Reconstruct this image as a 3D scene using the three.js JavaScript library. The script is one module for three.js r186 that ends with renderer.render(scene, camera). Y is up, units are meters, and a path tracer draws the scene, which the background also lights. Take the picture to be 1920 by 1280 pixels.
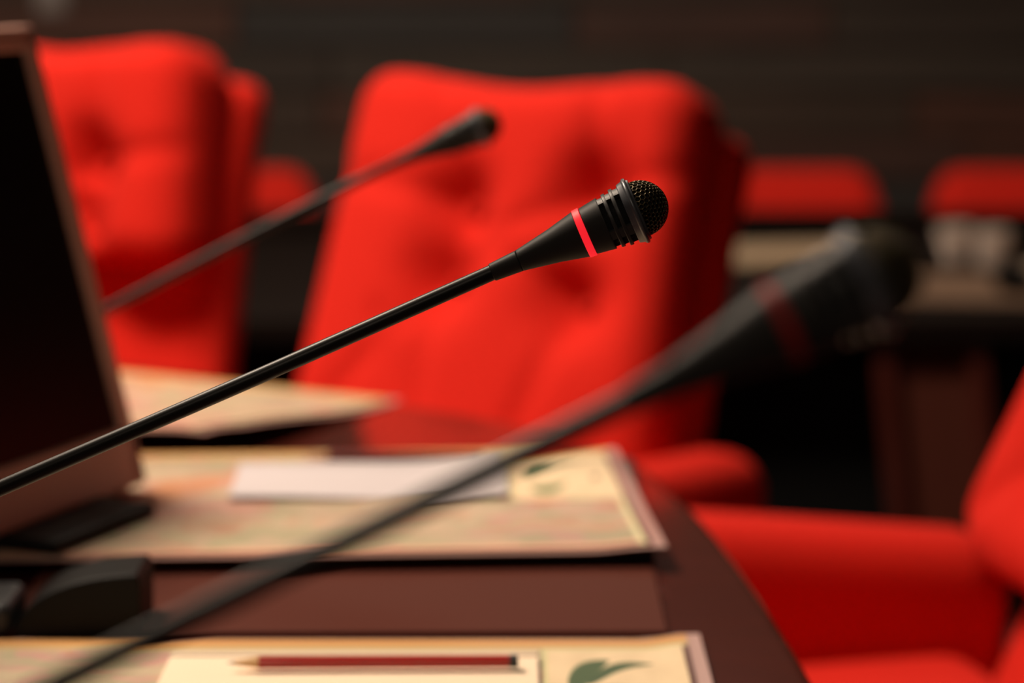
import * as THREE from 'three';
import { mergeGeometries, mergeVertices } from 'three/addons/utils/BufferGeometryUtils.js';
import { RoundedBoxGeometry } from 'three/addons/geometries/RoundedBoxGeometry.js';
import { ImprovedNoise } from 'three/addons/math/ImprovedNoise.js';
import { RectAreaLightUniformsLib } from 'three/addons/lights/RectAreaLightUniformsLib.js';

// ---------------------------------------------------------------- camera, lights, exposure
RectAreaLightUniformsLib.init();
const scene = new THREE.Scene();
scene.background = new THREE.Color(0x000000);
const FPX = 4533;                                             // an 85 mm lens on a full-frame body
const camera = new THREE.PerspectiveCamera(2 * Math.atan(640 / FPX) * 180 / Math.PI, 1.5, 0.05, 40);
camera.filmGauge = 36;
const EYE = 1.17, PITCH = Math.atan(750 / FPX);
camera.position.set(0, EYE, 0);
camera.rotation.set(-PITCH, 0, 0);
camera.focus = 1.133;
camera.userData.fStop = 4.3;
const renderer = new THREE.WebGLRenderer({ antialias: true });
renderer.toneMapping = THREE.LinearToneMapping;
renderer.toneMappingExposure = 1.25;
renderer.shadowMap.enabled = true;
const WARM = new THREE.Color().setRGB(1, 0.81, 0.63);
// unseen ceiling panels placed to light chairs, far table and microphones: [x, z, size, radiance]
const UNSEEN_LAMPS = [[-1.2, -2.3, 0.6, 87], [-2.3, -4.6, 0.7, 12], [0.35, -5.4, 0.6, 14], [-.7, 1.5, 0.7, 8]];  // last panel: unseen behind the camera, lights the near sides of the microphones
const CEIL = 2.95;

// ---------------------------------------------------------------- helpers
const seen = {};
function numbered(n) { const k = seen[n] = (seen[n] ?? -1) + 1; return k ? `${n}_${String(k).padStart(3, '0')}` : n; }
function shade(o) { o.traverse(m => { if (m.isMesh) { m.castShadow = true; m.receiveShadow = true; } }); return o; }
function clean(g) { const a = g.index ? g.toNonIndexed() : g.clone(); for (const k of Object.keys(a.attributes)) if (!['position', 'normal', 'uv'].includes(k)) a.deleteAttribute(k); return a; }
function merge(list) { return list.length > 1 ? mergeGeometries(list.map(clean)) : list[0]; }
function part(name, geos, mat, parent) {
  const m = new THREE.Mesh(merge(Array.isArray(geos) ? geos : [geos]), mat);
  m.name = parent === scene ? numbered(name) : name; m.castShadow = m.receiveShadow = true; parent.add(m); return m;
}
function thing(name, label, category, pos = [0, 0, 0], turn = 0, group) {
  const o = new THREE.Group(); o.name = numbered(name); o.position.set(...pos); o.rotation.y = turn;
  o.userData = { label, category }; if (group) o.userData.group = group; scene.add(o); return o;
}
function struct(name, geos, mat, parent = scene) { const m = part(name, geos, mat, parent); if (parent === scene) m.userData.kind = 'structure'; return m; }
function at(g, x, y, z, rx = 0, ry = 0, rz = 0) { return g.applyMatrix4(new THREE.Matrix4().compose(new THREE.Vector3(x, y, z), new THREE.Quaternion().setFromEuler(new THREE.Euler(rx, ry, rz)), new THREE.Vector3(1, 1, 1))); }
const box = (w, h, d) => new THREE.BoxGeometry(w, h, d);
const rbox = (w, h, d, r, s = 3) => new RoundedBoxGeometry(w, h, d, s, Math.min(r, w / 2.01, h / 2.01, d / 2.01));
const lathe = (pts, n = 64) => new THREE.LatheGeometry(pts.map(p => new THREE.Vector2(p[0], p[1])), n);
let seed = 7; const rnd = () => (seed = (seed * 16807) % 2147483647) / 2147483647;
const noise = new ImprovedNoise();
function fbm(x, y, z, o = 4) { let s = 0, a = .5; for (let i = 0; i < o; i++) { s += a * noise.noise(x, y, z); x *= 2.03; y *= 2.03; z *= 1.3; a *= .5; } return s; }
const smooth = (a, b, x) => { const t = Math.min(1, Math.max(0, (x - a) / (b - a))); return t * t * (3 - 2 * t); };
function texture(w, h, fn, srgb = true, repeat) {
  const d = new Uint8Array(w * h * 4);
  for (let j = 0; j < h; j++) for (let i = 0; i < w; i++) { const c = fn((i + .5) / w, (j + .5) / h); const k = (j * w + i) * 4; for (let q = 0; q < 3; q++) d[k + q] = Math.max(0, Math.min(255, c[q])); d[k + 3] = 255; }
  const t = new THREE.DataTexture(d, w, h); t.magFilter = THREE.LinearFilter; t.minFilter = THREE.LinearMipmapLinearFilter; t.generateMipmaps = true;
  if (srgb) t.colorSpace = THREE.SRGBColorSpace; t.wrapS = t.wrapT = THREE.RepeatWrapping; if (repeat) t.repeat.set(...repeat); t.needsUpdate = true; return t;
}
const lin = (r, g, b) => new THREE.Color().setRGB(r, g, b);
const std = (c, roughness, o = {}) => new THREE.MeshStandardMaterial({ color: c, roughness, ...o });
const phys = (c, roughness, o = {}) => new THREE.MeshPhysicalMaterial({ color: c, roughness, ...o });

// ---------------------------------------------------------------- materials
const weave = texture(256, 256, (u, v) => { const a = 128 + 60 * Math.sin(u * 128 * Math.PI) * Math.sin(v * 128 * Math.PI) + 60 * fbm(u * 24, v * 24, 2); return [a, a, a]; }, false, [12, 12]);
const woodMap = (r, g, b, sx, sy, k, c = .42) => texture(512, 512, (u, v) => { const n = fbm(u * sx, v * sy, k, 5) * 1.3 + .35 * Math.sin((v * sy * 2 + 3 * fbm(u * 2, v * 2, k + 5)) * 6); const t = 1 + c * n; return [r * t, g * t, b * t]; });
const M = {
  red: phys(lin(.58, .0158, .0076), .92, { bumpMap: weave, bumpScale: .0006, sheen: .12, sheenRoughness: .6, sheenColor: lin(.9, .06, .03), specularIntensity: .35 }),
  plastic: phys(lin(.024, .0226, .021), .5, { specularIntensity: .2 }),
  cage: phys(lin(.034, .033, .032), .42, { specularIntensity: .5 }),
  lip: phys(lin(.085, .090, .102), .36, { specularIntensity: 1, metalness: .3 }),
  steel: phys(lin(.008, .0075, .006), .38, { specularIntensity: .32 }),
  grille: phys(lin(.10, .078, .042), .34, { metalness: .9 }),
  foam: std(lin(.004, .004, .004), 1),
  ring: phys(lin(.55, .012, .02), .5, { specularIntensity: .4, emissive: lin(.68, .012, .02) }),
  ringOff: phys(lin(.30, .016, .014), .55, { specularIntensity: .2 }),
  ringDark: phys(lin(.012, .010, .010), .45, { specularIntensity: .45 }),
  mahogany: phys(lin(.085, .018, .011), .14, { map: null, clearcoat: .9, clearcoatRoughness: .06, specularIntensity: .6, ior: 1.7 }),
  darkWood: phys(lin(.02, .008, .005), .4, { clearcoat: .3, clearcoatRoughness: .25 }),
  tableTop: phys(lin(.007, .0035, .0025), .6, { specularIntensity: .2 }),
  leather: phys(lin(.085, .022, .0145), .6, { specularIntensity: .15 }),
  bezel: phys(lin(.52, .27, .21), .45),
  screen: phys(lin(.006, .005, .005), .3, { specularIntensity: .3 }),
  black: phys(lin(.005, .005, .005), .5, { specularIntensity: .35 }),
  greyPlastic: phys(lin(.02, .022, .026), .5),
  carpet: std(lin(.02, .006, .005), 1),
  plaster: std(lin(.10, .075, .055), .95),
  wallDark: std(lin(.035, .022, .016), .8),
  lampFrame: std(lin(.5, .48, .45), .5),
  paper: std(lin(.54, .49, .51), .9),
  cream: null, lead: std(lin(.03, .03, .03), .5), rawWood: std(lin(.72, .45, .22), .8),
  redPaint: phys(lin(.42, .012, .008), .3, { clearcoat: .6 }), darkPaint: phys(lin(.13, .012, .01), .35, { clearcoat: .5 }),
  glass: phys(lin(.86, .74, .66), .18, { transmission: .5, thickness: 0 }),  // pale half-clear tint puts the bright reflections into the glass colour
  rim: phys(lin(.62, .36, .32), .3, { transmission: .35, thickness: 0 }),
  chrome: phys(lin(.7, .68, .62), .2, { metalness: 1 }),
};
M.mahogany.color = lin(1, 1, 1); M.mahogany.map = woodMap(78, 33, 26, 3, 10, 1.7, .06); M.mahogany.map.repeat.set(1.2, 1.2);
M.cream = std(lin(1, 1, 1), .9, { map: texture(512, 512, (u, v) => { const g = (v * 46) % 1 < .09 || (u * 64) % 1 < .09 ? .955 : 1; return [246 * g, 224 * g, 196 * g]; }) });

// printed desk mat: marbled paper inside a gold and brown border
const marble = (k) => texture(640, 480, (u, v) => {
  if (v > .955) return [206, 150, 84]; if (v > .93) return [196, 176, 130];
  if (u > .991) return [88, 44, 36]; if (u > .980) return [226, 220, 172];
  if (v < .03) return [226, 168, 140];
  const x = u * 4.5, y = v * 3.4, wx = fbm(x * .8, y * .8, k, 3) * 2.4, wy = fbm(x * .8 + 9, y * .8, k + 3, 3) * 2.4;
  const a = fbm(x * .7 + wx, y * 1.6 + wy, k + 7, 5) + .5, b = fbm(x * 1.1 - wy, y * 2.1 + wx, k + 13, 4) + .5;
  const P = [[222, 172, 140], [226, 198, 168], [200, 190, 152], [228, 176, 160], [222, 154, 110]];
  const t = Math.max(0, Math.min(3.999, (a * 1.5 - .25) * 4)), i = Math.floor(t), f = smooth(0, 1, t - i);
  const e = .87 + .16 * (b - .5);
  return [0, 1, 2].map(q => (P[i][q] * (1 - f) + P[i + 1][q] * f) * e);
});
const art = (() => {                                             // the flower picture printed at the mat's right end
  const leaf = (u, v, cx, cy, L, Wd, ang, bend) => { const c = Math.cos(ang), s = Math.sin(ang), x = (u - cx) * c + (v - cy) * s; let y = -(u - cx) * s + (v - cy) * c; const t = x / L; if (t < 0 || t > 1) return 0; y -= bend * Math.sin(t * Math.PI) * L; return smooth(1.1, .7, Math.abs(y) / (Wd * Math.pow(Math.sin(Math.PI * Math.pow(t, .6)), .8) + 1e-4)); };
  return texture(384, 512, (u, v) => {
    let c = [228, 204, 166]; const n = fbm(u * 5, v * 5, 31) * 16; c = c.map(q => q + n);
    if (u < .035 || v > .975) return [206, 200, 150];
    v = 1 - (1 - v) * .60;
    const mix = (col, a) => { c = c.map((q, i) => q * (1 - a) + col[i] * a); };
    mix([56, 84, 46], leaf(u, v, .18, .70, .36, .075, .62, .10)); mix([50, 80, 44], leaf(u, v, .30, .74, .50, .035, .28, .10));
    mix([86, 110, 60], leaf(u, v, .20, .52, .36, .05, .25, -.1));
    mix([90, 70, 56], .8 * leaf(u, v, .78, .66, .10, .03, .3, 0));
    return c;
  });
})();
M.art = phys(lin(1, 1, 1), .5, { map: art });
const matMats = [3.1, 11.4, 22.8].map(k => phys(lin(1, 1, 1), .5, { map: marble(k), clearcoat: .25, clearcoatRoughness: .25 }));
const plankMats = [[.085, .046, .029], [.10, .040, .027], [.066, .043, .031], [.050, .043, .040], [.135, .046, .026], [.080, .055, .040]].map((c, i) => std(lin(1, 1, 1), .62, { map: woodMap(...c.map(q => 255 * Math.pow(q * .68, 1 / 2.2)), 2, 9, 20 + i * 3.3) }));

// ---------------------------------------------------------------- the room
struct('floor', at(box(9, .1, 11.4), .25, -.05, -2.4), M.carpet);
struct('ceiling', at(box(9, .1, 11.4), .25, 3.05, -2.4), M.plaster);
struct('wall_left', at(box(.1, 3, 11.4), -4.2, 1.5, -2.4), M.wallDark);
struct('wall_right', at(box(.1, 3, 11.4), 4.7, 1.5, -2.4), M.wallDark);
struct('wall_front', at(box(9, 3, .1), .25, 1.5, 3.25), M.wallDark);
const wallBack = struct('wall_back', at(box(9, 3, .1), .25, 1.5, -7.65), std(lin(.006, .004, .003), .9));
{
  const L0 = [1.05, 1.3, .8], whole = L0.map(L => rbox(L - .006, .132, .03, .006, 1));
  for (let r = 0; r < 21; r++) {
    let x = -4.14 - (.1 + rnd() * .6);
    while (x < 4.6) {
      const k = Math.floor(rnd() * 3), a = Math.max(x, -4.14), b = Math.min(x + L0[k], 4.64);
      x += L0[k]; if (b - a < .05) continue;
      const m = new THREE.Mesh(b - a > L0[k] - .001 ? whole[k] : rbox(b - a - .006, .132, .03, .006, 1), plankMats[Math.floor(rnd() * 6)]);
      m.name = 'plank'; m.position.set((a + b) / 2, .075 + r * .14, -7.592 + rnd() * .008); wallBack.add(m);
    }
  }
}
for (const [i, [x, z, s, e]] of UNSEEN_LAMPS.entries()) {
  const t = thing('unseen_ceiling_light', ['unseen square ceiling light panel above the left side of the long desk, lighting the red chairs', 'unseen square ceiling light panel at the far left of the room, lighting the back left', 'unseen smaller square ceiling light panel above the far table, lighting it and the low chairs', 'unseen dim square ceiling light panel behind the viewpoint, lighting the near sides of the microphones'][i], 'ceiling light', [x, CEIL, z]);
  part('frame', [at(box(s + .08, .05, .04), 0, .025, s / 2 + .02), at(box(s + .08, .05, .04), 0, .025, -s / 2 - .02), at(box(.04, .05, s), s / 2 + .02, .025, 0), at(box(.04, .05, s), -s / 2 - .02, .025, 0)], M.lampFrame, t);
  part('diffuser', at(box(s, .02, s), 0, .03, 0), std(lin(.8, .8, .8), .8, { emissive: WARM.clone().multiplyScalar(2.5) }), t);
  const l = new THREE.RectAreaLight(WARM, e, s, s); l.position.set(x, CEIL + .008, z); l.lookAt(x, 0, z); l.castShadow = true; l.name = 'unseen_panel_glow'; scene.add(l);
}
{
  const t = thing('wall_plate', 'small grey plate high on the dark plank wall above the leftmost red chair', 'wall plate', [-1.43, 1.02, -7.57]);
  part('plate', at(rbox(.085, .13, .014, .004), 0, 0, 0), std(lin(.32, .28, .27), .5), t);
  part('switch', at(rbox(.04, .065, .012, .003), 0, 0, .008), std(lin(.42, .38, .36), .4), t);
}

// ---------------------------------------------------------------- long desk
const DESK = .75;
{
  const t = thing('conference_desk', 'long dark mahogany desk with a polished top and rounded far end', 'desk', [0, 0, 0]);
  const line = [[.195, -.25], [.185, -1.0], [.175, -1.34], [.160, -1.56], [.132, -1.80], [.085, -1.985], [-.02, -2.12], [-.14, -2.215], [-.27, -2.315], [-.40, -2.40], [-.58, -2.47], [-.80, -2.50]];
  const curve = new THREE.CatmullRomCurve3(line.map(p => new THREE.Vector3(p[0], p[1], 0)), false, 'centripetal').getPoints(80);
  const shape = (inset) => { const s = new THREE.Shape(); s.moveTo(-1.15, -.25 - inset); curve.forEach(p => { const c = new THREE.Vector2(-.5, -1.2), d = new THREE.Vector2(p.x, p.y).sub(c); d.multiplyScalar(1 - inset / d.length()); s.lineTo(c.x + d.x, Math.min(-.25 - inset, c.y + d.y)); }); s.lineTo(-1.15, -2.5 + inset); s.closePath(); return s; };
  const flat = (s, h, bevel, y) => { const g = new THREE.ExtrudeGeometry(s, { depth: h - 2 * bevel, bevelEnabled: bevel > 0, bevelSize: bevel, bevelThickness: bevel, bevelSegments: 4, bevelOffset: -bevel, curveSegments: 12 }); g.rotateX(Math.PI / 2); g.scale(1, 1, 1); g.translate(0, y - bevel, 0); return g; };
  // ExtrudeGeometry lies in xy with z up: turning it by +90 degrees about x sends y to z and depth downwards
  part('desktop', flat(shape(0), .04, .008, DESK), M.mahogany, t);
  part('apron', flat(shape(.30), .10, 0, DESK - .0405), M.darkWood, t);
  part('pedestal', flat(shape(.42), .609, 0, DESK - .141), M.darkWood, t);
  const inlay = part('inlay', at(rbox(.412, .004, .157, .0018, 2), -.11, DESK + .0016, -1.5095), M.leather, t);
  inlay.userData.label = 'brown leather writing inlay';
}

// ---------------------------------------------------------------- desk mats, papers, pencils
function deskMat(label, x, z, turn, w, d, mat, lift, withArt) {
  const t = thing('desk_mat', label, 'desk mat', [x, DESK + .0005, z], turn, 'printed desk mats');
  const sheet = (W, T, D, y0) => { const g = new THREE.BoxGeometry(W, T, D, 36, 1, 28), p = g.attributes.position; for (let i = 0; i < p.count; i++) p.setY(i, p.getY(i) + T / 2 + y0 + lift(p.getX(i) / w, p.getZ(i) / d)); g.computeVertexNormals(); return g; };
  part('printed_sheet', sheet(w, .0014, d, .0009), mat, t);
  part('clear_rim', sheet(w + .018, .0008, d + .014, 0), M.rim, t).userData.label = 'pale translucent rim';
  if (withArt) { const g = new THREE.BoxGeometry(.083, .0006, .16, 8, 1, 28), p = g.attributes.position, ox = w / 2 - .0455, oz = -d / 2 + .10; for (let i = 0; i < p.count; i++) { p.setXYZ(i, p.getX(i) + ox, p.getY(i) + .0026 + lift((p.getX(i) + ox) / w, (p.getZ(i) + oz) / d), p.getZ(i) + oz); } g.computeVertexNormals(); part('flower_print', g, M.art, t); }
  return t;
}
deskMat('marbled desk mat lying nearest, with a cream notepad and a red pencil on it', -.115, -1.256, 0, .44, .318, matMats[0], (x, z) => .0035 * smooth(.44, .5, Math.abs(x)), true);
deskMat('marbled desk mat in the middle, with a loose white paper sheet on it', -.1340, -1.7405, .06, .44, .322, matMats[1], (x, z) => .013 + .003 * smooth(.40, .5, x) * smooth(.1, .5, z), true);
{
  const b = part('desk_board', at(rbox(.585, .0118, .305, .0025), -.1955, DESK + .0064, -1.7445), M.black, scene);
  b.userData = { label: 'flat black board lying under the middle desk mat and the monitor', category: 'board' };
}
deskMat('marbled desk mat farthest away, its near edge curling up off the desk', -.360, -2.160, -.49, .40, .30, matMats[2], (x, z) => .022 * smooth(.0, .5, x) * smooth(-.45, .45, z) + .004 * smooth(.3, .5, z), false);
{
  const t = thing('notepad', 'cream notepad with fine ruled lines under the red pencil', 'notepad', [-.0925, DESK + .0034, -1.2385]);
  part('pages', at(box(.215, .004, .262), 0, .002, 0), M.cream, t);
  part('cover_binding', at(rbox(.216, .0052, .008, .001), 0, .0026, -.131), std(lin(.70, .56, .42), .7), t);
}
{
  const g = new THREE.BoxGeometry(.205, .0005, .128, 30, 1, 16), p = g.attributes.position;
  for (let i = 0; i < p.count; i++) { const x = p.getX(i) / .205, z = p.getZ(i) / .128; p.setY(i, p.getY(i) + .004 * smooth(.1, .5, x) + .003 * smooth(.2, .5, z) * smooth(.2, -.4, x)); }
  g.computeVertexNormals();
  const m = part('paper_sheet', at(g, -.108, DESK + .0165, -1.7935, 0, .04), M.paper, scene);
  m.userData = { label: 'blank white paper sheet lying across the middle desk mat', category: 'paper' };
}
function pencil(label, x, y, z, turn, L, paint) {
  const t = thing('pencil', label, 'pencil', [x, y, z], turn, 'pencils on the desk mats');
  const r = .0037, hex = (a, b, len) => new THREE.CylinderGeometry(a, b, len, 6);
  part('barrel', at(hex(r, r, L), L / 2 + .018, r, 0, 0, 0, -Math.PI / 2), paint, t);
  part('sharpened_wood', at(new THREE.CylinderGeometry(r * .96, .0011, .014, 16), .011, r, 0, 0, 0, -Math.PI / 2), M.rawWood, t);
  part('lead', at(new THREE.ConeGeometry(.0011, .005, 12), .0017, r, 0, 0, 0, Math.PI / 2), M.lead, t);
  part('end_cap', at(new THREE.CylinderGeometry(r * 1.02, r * 1.02, .005, 16), L + .0205, r, 0, 0, 0, -Math.PI / 2), M.lead, t);
  return t;
}
pencil('bright red pencil lying on the cream notepad', -.163, DESK + .0089, -1.336, .018, .1435, M.redPaint);
pencil('dark red pencil lying behind the white paper sheet', -.163, DESK + .0160, -1.870, -.06, .117, M.darkPaint);

// ---------------------------------------------------------------- monitor
{
  const dir = new THREE.Vector3(.39, 0, -.921).normalize(), nor = new THREE.Vector3(.921, 0, .39).normalize();   // along the screen, out of the screen
  const W = .40, H = .348, tilt = Math.atan(.089 / .336), far = new THREE.Vector3(-.2702, .7735, -1.76);
  const mid = far.clone().addScaledVector(dir, -W / 2);
  const t = thing('monitor', 'dark flat monitor with a brown bezel tilted back on the desk at the left edge', 'monitor', [mid.x, DESK, mid.z], Math.atan2(nor.x, nor.z));
  const y0 = mid.y - DESK, T = .03;
  const lean = (g) => { g.translate(0, 0, -T / 2); g.rotateX(-tilt); g.translate(0, y0, 0); return g; };
  const bt = .019, bs = .017, bb = .045;
  part('bezel', [lean(at(rbox(W, bb, T, .004), 0, bb / 2, 0)), lean(at(rbox(W, bt, T, .004), 0, H - bt / 2, 0)), lean(at(rbox(bs, H, T, .004), -W / 2 + bs / 2, H / 2, 0)), lean(at(rbox(bs, H, T, .004), W / 2 - bs / 2, H / 2, 0))], M.bezel, t);
  part('screen', lean(at(box(W - 2 * bs + .004, H - bt - bb + .004, .014), 0, bb + (H - bt - bb) / 2, .004)), M.screen, t);
  part('back_cover', lean(at(rbox(W - .012, H - .012, .03, .012), 0, H / 2, -.02)), M.black, t);
  part('stand_neck', at(rbox(.07, .14, .02, .006), 0, .09, -.085, -.32), M.black, t);
  part('stand_foot', at(rbox(.13, .010, .21, .004), .072, .0208, -.06), M.black, t);
  part('power_button', lean(at(new THREE.CylinderGeometry(.004, .004, .004, 20), -W / 2 + .07, .009, T / 2, Math.PI / 2)), M.chrome, t);
}
{
  const t = thing('desk_console', 'small black rounded desk console standing below the monitor', 'console', [-.266, DESK + .0005, -1.4575]);
  const s = new THREE.Shape(); s.moveTo(-.036, 0); s.bezierCurveTo(-.032, .018, -.012, .034, .036, .036); s.lineTo(.038, .033); s.lineTo(.038, 0); s.closePath();
  part('housing', at(new THREE.ExtrudeGeometry(s, { depth: .05, bevelEnabled: true, bevelSize: .002, bevelThickness: .002, bevelSegments: 3, curveSegments: 24 }), 0, .002, -.02), M.black, t);
  part('key_panel', at(rbox(.060, .021, .060, .007), -.070, .011, .004), M.greyPlastic, t).userData.label = 'slate grey panel';
  part('button', [at(new THREE.CylinderGeometry(.006, .0066, .004, 24), -.068, .0225, .005)], M.black, t);
}

// ---------------------------------------------------------------- gooseneck microphones (head drawn in millimetres x 0.25)
const K = .00025;
function arcBand(r0, r1, s0, s1, a0, a1, n) {             // a curved bar: sector between two radii, two heights and two angles
  const g = new THREE.BoxGeometry(1, 1, 1, n, 1, 1), p = g.attributes.position;
  for (let i = 0; i < p.count; i++) { const a = a0 + (p.getX(i) + .5) * (a1 - a0), r = r0 + (p.getZ(i) + .5) * (r1 - r0), s = s0 + (p.getY(i) + .5) * (s1 - s0); p.setXYZ(i, K * r * Math.sin(a), K * s, K * r * Math.cos(a)); }
  g.computeVertexNormals(); return g;
}
const prof = (...pts) => lathe(pts.map(([r, s]) => [r * K, s * K]), 72);
const HEAD = {};
HEAD.sleeve = prof([0, -292], [16, -292], [17.4, -290.5], [20.6, -238], [20.6, -236], [18, -235], [0, -235]);
HEAD.body = prof([0, -235.5], [20.2, -235.5], [21.2, -234], [21.6, -230], [33, -165], [45.2, -111.5], [45.2, -110], [44, -110], [44, -96], [45.4, -96], [46.2, -94.5], [51, -61], [51.5, -58.5], [50.5, -57.5], [42, -57.5], [0, -57.5]);
HEAD.ring = prof([43.9, -110], [46.8, -110], [47.4, -109.2], [48.1, -97], [47.6, -96], [43.9, -96]);
HEAD.core = prof([0, -58], [41, -58], [44, -13], [0, -13]);
const rib = (s, r) => prof([r - 9, s - 3.7], [r - 1, s - 3.7], [r - .3, s - 3.2], [r, s - 2], [r, s + 2], [r - .3, s + 3.2], [r - 1, s + 3.7], [r - 9, s + 3.7], [r - 9, s - 3.7]);
const webs = []; for (let k = 0; k < 4; k++) { const a = .43 + k * Math.PI / 2; for (const [s0, s1, r] of [[-58, -47, 51], [-41, -31, 53.6], [-25, -13, 56.4]]) webs.push(arcBand(r - 9, r, s0, s1, a - .19, a + .19, 8)); }
HEAD.cage = merge([rib(-44, 53.4), rib(-28, 56.6), ...webs]);
HEAD.collar = prof([44, -14.2], [57.5, -14.2], [58.6, -13], [61, -4], [63.4, -2.4], [64.6, -1], [65.2, 1.2], [64.8, 3.6], [63.4, 5.2], [61, 5.6], [60.2, 6], [59.6, 9.2], [58.4, 10], [56, 10], [55.6, 6.5], [44, 6.5], [44, -14.2]);
HEAD.foam = (() => { const g = new THREE.SphereGeometry(48.5 * K, 48, 24, 0, Math.PI * 2, 0, Math.PI / 2 + .15); g.translate(0, 12 * K, 0); return g; })();
HEAD.grille = (() => {                                        // perforated dome: dual of a subdivided icosahedron, a round-cornered hole in each cell
  const R = 53.5, g0 = mergeVertices((() => { const g = new THREE.IcosahedronGeometry(1, 6); g.deleteAttribute('normal'); g.deleteAttribute('uv'); return g; })(), 1e-4);
  const P = g0.attributes.position, I = g0.index.array, cells = new Map(), V = i => new THREE.Vector3().fromBufferAttribute(P, i);
  for (let t = 0; t < I.length; t += 3) { const c = V(I[t]).add(V(I[t + 1])).add(V(I[t + 2])).normalize(); for (let q = 0; q < 3; q++) { const k = I[t + q]; if (!cells.has(k)) cells.set(k, []); cells.get(k).push(c); } }
  const pos = [], quad = (a, b, c, d) => { for (const v of [a, b, c, a, c, d]) pos.push(v.x, v.y, v.z); };
  const tip = new THREE.Quaternion().setFromEuler(new THREE.Euler(.31, .2, .17));
  for (const [k, list] of cells) {
    const n = V(k).normalize(); if (n.clone().applyQuaternion(tip).y < -.16) continue;
    const u = new THREE.Vector3(0, 1, .3).cross(n).normalize(), w = n.clone().cross(u);
    const poly = list.map(c => ({ c, a: Math.atan2(c.clone().sub(n).dot(w), c.clone().sub(n).dot(u)) })).sort((p, q) => p.a - q.a).map(p => p.c);
    const cen = poly.reduce((s, c) => s.add(c), new THREE.Vector3()).multiplyScalar(1 / poly.length);
    const outer = [], inner = [];
    poly.forEach((c, i) => { const nx = poly[(i + 1) % poly.length], mid = c.clone().add(nx).multiplyScalar(.5); outer.push(c, mid); inner.push(cen.clone().lerp(c, .70), cen.clone().lerp(mid, .79)); });
    const at3 = (v, r) => v.clone().normalize().multiplyScalar(r).applyQuaternion(tip);
    for (let i = 0; i < outer.length; i++) {
      const j = (i + 1) % outer.length, mid = (a, b) => a.clone().lerp(b, .55);
      const O = [outer[i], outer[j]], N = [inner[i], inner[j]], H = [mid(O[0], N[0]), mid(O[1], N[1])];
      quad(at3(O[0], R), at3(O[1], R), at3(H[1], R - .1), at3(H[0], R - .1)); quad(at3(H[0], R - .1), at3(H[1], R - .1), at3(N[1], R - 1.1), at3(N[0], R - 1.1));
      quad(at3(N[0], R - 1.1), at3(N[1], R - 1.1), at3(N[1], R - 3), at3(N[0], R - 3));
    }
  }
  let g = new THREE.BufferGeometry(); g.setAttribute('position', new THREE.Float32BufferAttribute(pos, 3)); g.scale(K, K, K); g.translate(0, 11 * K, 0);
  g = mergeVertices(g, 1e-6); g.computeVertexNormals(); return g;
})();
function microphone(label, flange, dir, stem, base, ring) {
  const t = thing('gooseneck_microphone', label, 'microphone', base, 0, 'gooseneck microphones along the desk');
  const o = new THREE.Vector3(...base), u = new THREE.Vector3(...dir).normalize(), f = new THREE.Vector3(...flange).sub(o);
  const zc = new THREE.Vector3(0, 0, 1); zc.addScaledVector(u, -zc.dot(u)).normalize(); const xc = u.clone().cross(zc);
  const q = new THREE.Quaternion().setFromRotationMatrix(new THREE.Matrix4().makeBasis(xc, u, zc));
  const head = new THREE.Group(); head.name = 'head'; head.position.copy(f); head.quaternion.copy(q); t.add(head);
  part('sleeve', HEAD.sleeve, M.plastic, head); part('body', HEAD.body, M.plastic, head); part('light_ring', HEAD.ring, ring, head).userData.label = ring === M.ring ? 'bright red light ring' : 'unlit ring';
  part('vent_cage', HEAD.cage, M.cage, head); part('core', HEAD.core, M.foam, head); part('collar', HEAD.collar, M.lip, head);
  part('grille', HEAD.grille, M.grille, head); part('foam_filter', HEAD.foam, M.foam, head);
  const pts = [f.clone().addScaledVector(u, -288 * K), ...stem.map(p => new THREE.Vector3(...p).sub(o)), new THREE.Vector3(0, .06, 0), new THREE.Vector3(0, .03, 0)];
  part('gooseneck', new THREE.TubeGeometry(new THREE.CatmullRomCurve3(pts, false, 'centripetal'), 160, 15.2 * K, 24), M.steel, t);
  const b = part('base', at(rbox(.085, .034, .12, .008), 0, .017, 0), M.black, t);
  part('socket', at(lathe([[0, .0], [.012, 0], [.012, .012], [.008, .02], [0, .02]], 32), 0, .033, 0), M.steel, b);
  part('talk_button', at(new THREE.CylinderGeometry(.009, .0095, .005, 28), .022, .035, .035), M.greyPlastic, b);
  return t;
}
microphone('sharp black gooseneck microphone with a bright red ring in front of the middle red chair', [.0575, 1.0453, -1.1278], [.0660, .0287, .0008], [[-.12, .9685, -1.1145], [-.2399, .9172, -1.1066], [-.36, .866, -1.099], [-.435, .832, -1.095]], [-.47, DESK + .0005, -1.093], M.ring);
microphone('blurred large black gooseneck microphone nearest, reaching toward the lower right', [.0977, 1.0774, -.6607], [.0646, .0325, -.004], [[-.04, 1.0095, -.6495], [-.1265, .9675, -.6426], [-.25, .905, -.636], [-.34, .852, -.632]], [-.385, DESK + .0005, -.63], M.ringOff);
microphone('small blurred black gooseneck microphone farthest away, its tip before the tufted chair back', [-.024, 1.0253, -1.912], [.0657, .0274, .002], [[-.1264, .9809, -1.9047], [-.22, .9347, -1.897], [-.3139, .8865, -1.8891], [-.40, .842, -1.885], [-.50, .815, -1.895]], [-.545, DESK + .0005, -1.90], M.ringDark);

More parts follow.
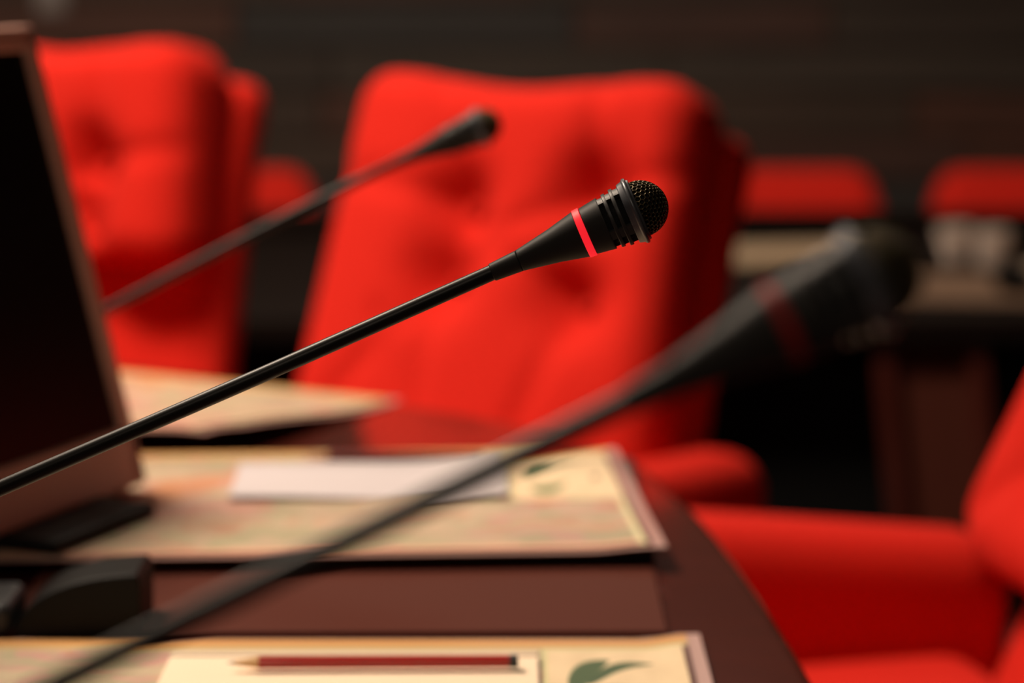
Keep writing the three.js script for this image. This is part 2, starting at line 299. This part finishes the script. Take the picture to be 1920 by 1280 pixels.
// ---------------------------------------------------------------- red armchairs
function cushion(w, h, d, r, seg, warp) {
  let g = new THREE.BoxGeometry(w, h, d, ...seg); const p = g.attributes.position, a = new THREE.Vector3(w / 2 - r, h / 2 - r, d / 2 - r), v = new THREE.Vector3(), q = new THREE.Vector3();
  for (let i = 0; i < p.count; i++) { v.fromBufferAttribute(p, i); q.copy(v).clamp(a.clone().negate(), a); v.sub(q).normalize().multiplyScalar(r).add(q); if (warp) warp(v); p.setXYZ(i, v.x, v.y, v.z); }
  g.deleteAttribute('uv'); g.deleteAttribute('normal'); g = mergeVertices(g, 1e-5); g.computeVertexNormals();
  const uv = []; const P = g.attributes.position; for (let i = 0; i < P.count; i++) uv.push(P.getX(i) + P.getZ(i) * .7, P.getY(i) + P.getZ(i) * .7);
  g.setAttribute('uv', new THREE.Float32BufferAttribute(uv, 2)); return g;
}
function armchair(label, { low, tufts, armTop = .60, armFront = .15, armSlope = .03, recess = .03, recline = .34 }) {
  const t = thing('armchair', label, 'armchair', [0, 0, 0], 0, 'tufted red armchairs round the desk');
  const lean = g => { g.rotateX(-recline); g.translate(0, .45, -.18); return g; };
  const y1 = .599, y0 = low, H = y1 - y0, D = .135, yc = (y0 + y1) / 2;
  const bt = tufts.map(([x, s]) => [x, y1 - s - yc]);
  const seg = (px, py, ax, ay, bx, by) => { const dx = bx - ax, dy = by - ay, k = Math.max(0, Math.min(1, ((px - ax) * dx + (py - ay) * dy) / (dx * dx + dy * dy))); return Math.hypot(px - ax - k * dx, py - ay - k * dy); };
  const pleats = [[bt[0], [-.13, H / 2 + .02]], [bt[1], [.13, H / 2 + .02]], [bt[2], [-.05, -H / 2 - .05]], [bt[2], [-.23, -H / 2 + .02]], [bt[3], [.06, -H / 2 - .05]], [bt[0], [-.27, bt[0][1] + .03]], [bt[1], [.27, bt[1][1] + .03]], [bt[0], [0, (bt[0][1] + bt[2][1]) / 2]], [bt[1], [0, (bt[0][1] + bt[2][1]) / 2]], [bt[2], [0, (bt[0][1] + bt[2][1]) / 2]], [bt[3], [0, (bt[0][1] + bt[2][1]) / 2]], [bt[0], bt[2]], [[-.13, y1 - .32 - yc], [-.02, y1 - .52 - yc]]];
  const back = part('back_cushion', lean(at(cushion(.52, H, D, .05, [64, 60, 16], v => {
    const ty = v.y / H + .5, yy = v.y;
    if (v.z > 0) {
      let dz = .022 * (1 - Math.pow(Math.abs(v.x) / .27, 3));
      for (const [x, y] of bt) { const d2 = (v.x - x) ** 2 + (v.y - y) ** 2; dz -= .055 * Math.exp(-d2 / (2 * .034 ** 2)); }
      let pl = 0; for (const [a, b] of pleats) pl = Math.max(pl, Math.exp(-((seg(v.x, yy, a[0], a[1], b[0], b[1]) / .018) ** 2))); dz -= .008 * pl;
      v.z += dz * smooth(0, .04, v.z);
    }
    v.x *= 1.02 - .09 * ty;
    v.y += smooth(.55, 1, ty) * (.009 * (Math.cos(v.x / .19 * Math.PI * .95) * -1) - .006);
  }), 0, yc, -D / 2)), M.red, t);
  for (const [x, y] of bt) part('button', lean(at(new THREE.SphereGeometry(.011, 20, 12).scale(1, 1, .55), x, y + yc, -.034)), M.red, back);
  const lh = y0 - .02;
  part('lumbar_cushion', lean(at(cushion(.50, lh + .05, .10, .035, [24, 14, 8]), 0, (lh + .05) / 2, -.05 - recess)), M.red, t);
  part('back_shell', lean(at(cushion(.53, y1 - .03, .085, .038, [30, 40, 8], v => { const ty = v.y / y1 + .5; v.x *= 1.02 - .07 * ty; v.z -= .015 * smooth(.7, 1, ty); }), 0, (y1 - .03) / 2, -D - (recess > .05 ? .018 : .005))), M.red, t);
  const sf = armFront + .12, sd = sf + .29, al = armFront + .34;
  part('seat_cushion', at(cushion(.54, .15, sd, .045, [30, 10, 30], v => { if (v.y > 0) v.y += .018 * (1 - (v.x / .27) ** 2) * (1 - (v.z / sd * 2) ** 2); }), 0, .41, sf - sd / 2, .03), M.red, t);
  for (const s of [-1, 1]) part('arm', at(cushion(.115, .36, al, .05, [12, 20, 30], v => { if (v.y > 0) v.y += armTop - .60 + armSlope * ((v.z + al / 2) / .35 - .35) * smooth(0, .18, v.y); }), s * .325, .42, armFront - al / 2), M.red, t);
  part('seat_frame', at(rbox(.53, .09, sd - .06, .02), 0, .29, sf - sd / 2 - .02), M.red, t);
  for (const [x, z] of [[-.22, sf - .08], [.22, sf - .08], [-.22, -.2], [.22, -.2]]) part('leg', at(new THREE.CylinderGeometry(.022, .015, .25, 20), x, .125, z), M.darkWood, t);
  return t;
}
function setChair(t, turn, local, world) {                     // turn the chair and bring one of its points to a point of the room
  t.rotation.y = turn; const v = new THREE.Vector3(...local).applyAxisAngle(new THREE.Vector3(0, 1, 0), turn);
  t.position.set(world[0] - v.x, 0, world[2] - v.z);
}
const topAt = (x, r) => [x, .45 + .58 * Math.cos(r), -.18 - .58 * Math.sin(r)];
setChair(armchair('red tufted armchair in the middle, straight behind the sharp microphone', { low: .08, tufts: [[-.045, .168], [.145, .145], [-.052, .262], [.138, .278]] }), -.56, topAt(.235, .34), [.203, 1.0, -2.839]);
setChair(armchair('red tufted armchair at the left, partly hidden by the monitor', { low: .29, tufts: [[-.105, .175], [.105, .175], [-.12, .255], [.09, .255]], armTop: .50, recess: .1, recline: .2 }), -.60, topAt(.235, .2), [-.462, 1.0, -3.33]);
setChair(armchair('red armchair close at the right edge, turned sideways to the desk', { low: .16, tufts: [[-.105, .17], [.105, .17], [-.105, .30], [.105, .30]], armFront: .08, armSlope: .04, recess: .095, recline: .43 }), -1.36, [-.265, .59, -.245], [.410, .59, -2.28]);

// ---------------------------------------------------------------- far table and low chairs by the wall
{
  const t = thing('low_table', 'long dark low table at the back with a raised ledge along its far side', 'table', [.25, 0, -4.58]);
  part('tabletop', at(rbox(3.6, .045, 1.16, .006), 0, .5275, 0), M.tableTop, t);
  part('ledge', at(rbox(3.6, .052, .035, .006), 0, .576, -.565), M.tableTop, t);
  part('front_panel', at(box(3.4, .5, .03), 0, .255, .38), M.black, t);
  part('end_panel', at(box(.04, .505, .9), -1.7, .2525, 0), M.darkWood, t); part('end_panel', at(box(.04, .505, .9), 1.7, .2525, 0), M.darkWood, t);
  const post = (x) => part('leg', at(rbox(.034, .53, .05, .008), x, .265, .53, 0, 0, .12), M.mahogany, t);
  post(.405); post(.565);
  part('leg_panel', at(rbox(.135, .50, .02, .004), .485, .26, .52, 0, 0, .12), M.leather, t);
}
for (const [i, [x, z, w, d, turn, c, y]] of [[.53, -4.80, .34, .30, .18, lin(.34, .24, .15), 0], [.83, -4.32, .40, .36, -.12, lin(.15, .085, .05), 0], [1.10, -4.62, .20, .16, -.45, lin(.56, .42, .30), 0]].entries()) {
  const t = thing('paper_folder', ['pale beige paper folder on the far table beside the middle chair', 'large brown folder on the far table beside the small black dish', 'small pale paper folder on the far table right of the two glasses'][i], 'folder', [x, .5505 + y, z], turn);
  part('cover', at(rbox(w, .004, d, .0015), 0, .002, 0), std(c, .6), t);
  part('pages', at(box(w - .03, .003, d - .03), 0, .0055, 0), std(c.clone().multiplyScalar(1.1), .8), t);
}
for (const [i, [x, z]] of [[.865, -4.70], [.925, -4.63]].entries()) {
  const t = thing('drinking_glass', ['pale drinking glass on the far table, the left one of the pair', 'pale drinking glass on the far table, the right one of the pair'][i], 'glass', [x, .5515, z], 0, 'glasses on the far table');
  part('tumbler', lathe([[0, 0], [.026, 0], [.030, .003], [.036, .068], [.0365, .070], [.0345, .069], [.0285, .010], [0, .008]], 40), M.glass, t);
  part('water', lathe([[0, .0105], [.0275, .0105], [.031, .05], [0, .05]], 40), phys(lin(1, 1, 1), .02, { transmission: 1, thickness: .05, ior: 1.33 }), t);
}
{
  const t = thing('round_dish', 'small black round dish on the far table near the right edge', 'dish', [.89, .5625, -4.24]);
  part('bowl', lathe([[0, 0], [.028, 0], [.036, .01], [.045, .032], [.043, .033], [.033, .012], [0, .006]], 40), M.black, t);
  part('foot_ring', lathe([[.018, -.004], [.024, -.004], [.024, .001], [.018, .001], [.018, -.004]], 32), M.black, t);
}
function lowChair(label, x, z) {
  const t = thing('low_armchair', label, 'armchair', [x, 0, z], 0, 'low red armchairs along the plank wall');
  part('back_cushion', at(cushion(.64, .31, .16, .06, [30, 20, 10], v => { v.x *= 1.12 - .24 * (v.y / .32 + .5); }), 0, .475, -.10, -.5), M.red, t);
  part('seat_cushion', at(cushion(.56, .15, .5, .05, [20, 8, 20]), 0, .325, .16), M.red, t);
  for (const s of [-1, 1]) part('arm', at(cushion(.09, .34, .56, .04, [8, 14, 20]), s * .275, .26, .14), M.red, t);
  for (const [lx, lz] of [[-.26, .36], [.26, .36], [-.26, -.06], [.26, -.06]]) part('leg', at(new THREE.CylinderGeometry(.02, .015, .15, 16), lx, .075, lz), M.darkWood, t);
}
lowChair('low red armchair behind the far table, seen just right of the middle chair', .585, -5.72);
lowChair('low red armchair behind the far table at the right edge', 1.32, -5.72);
lowChair('low red armchair behind the far table, seen between the left and middle chairs', -.78, -5.72);

shade(scene);
renderer.render(scene, camera);
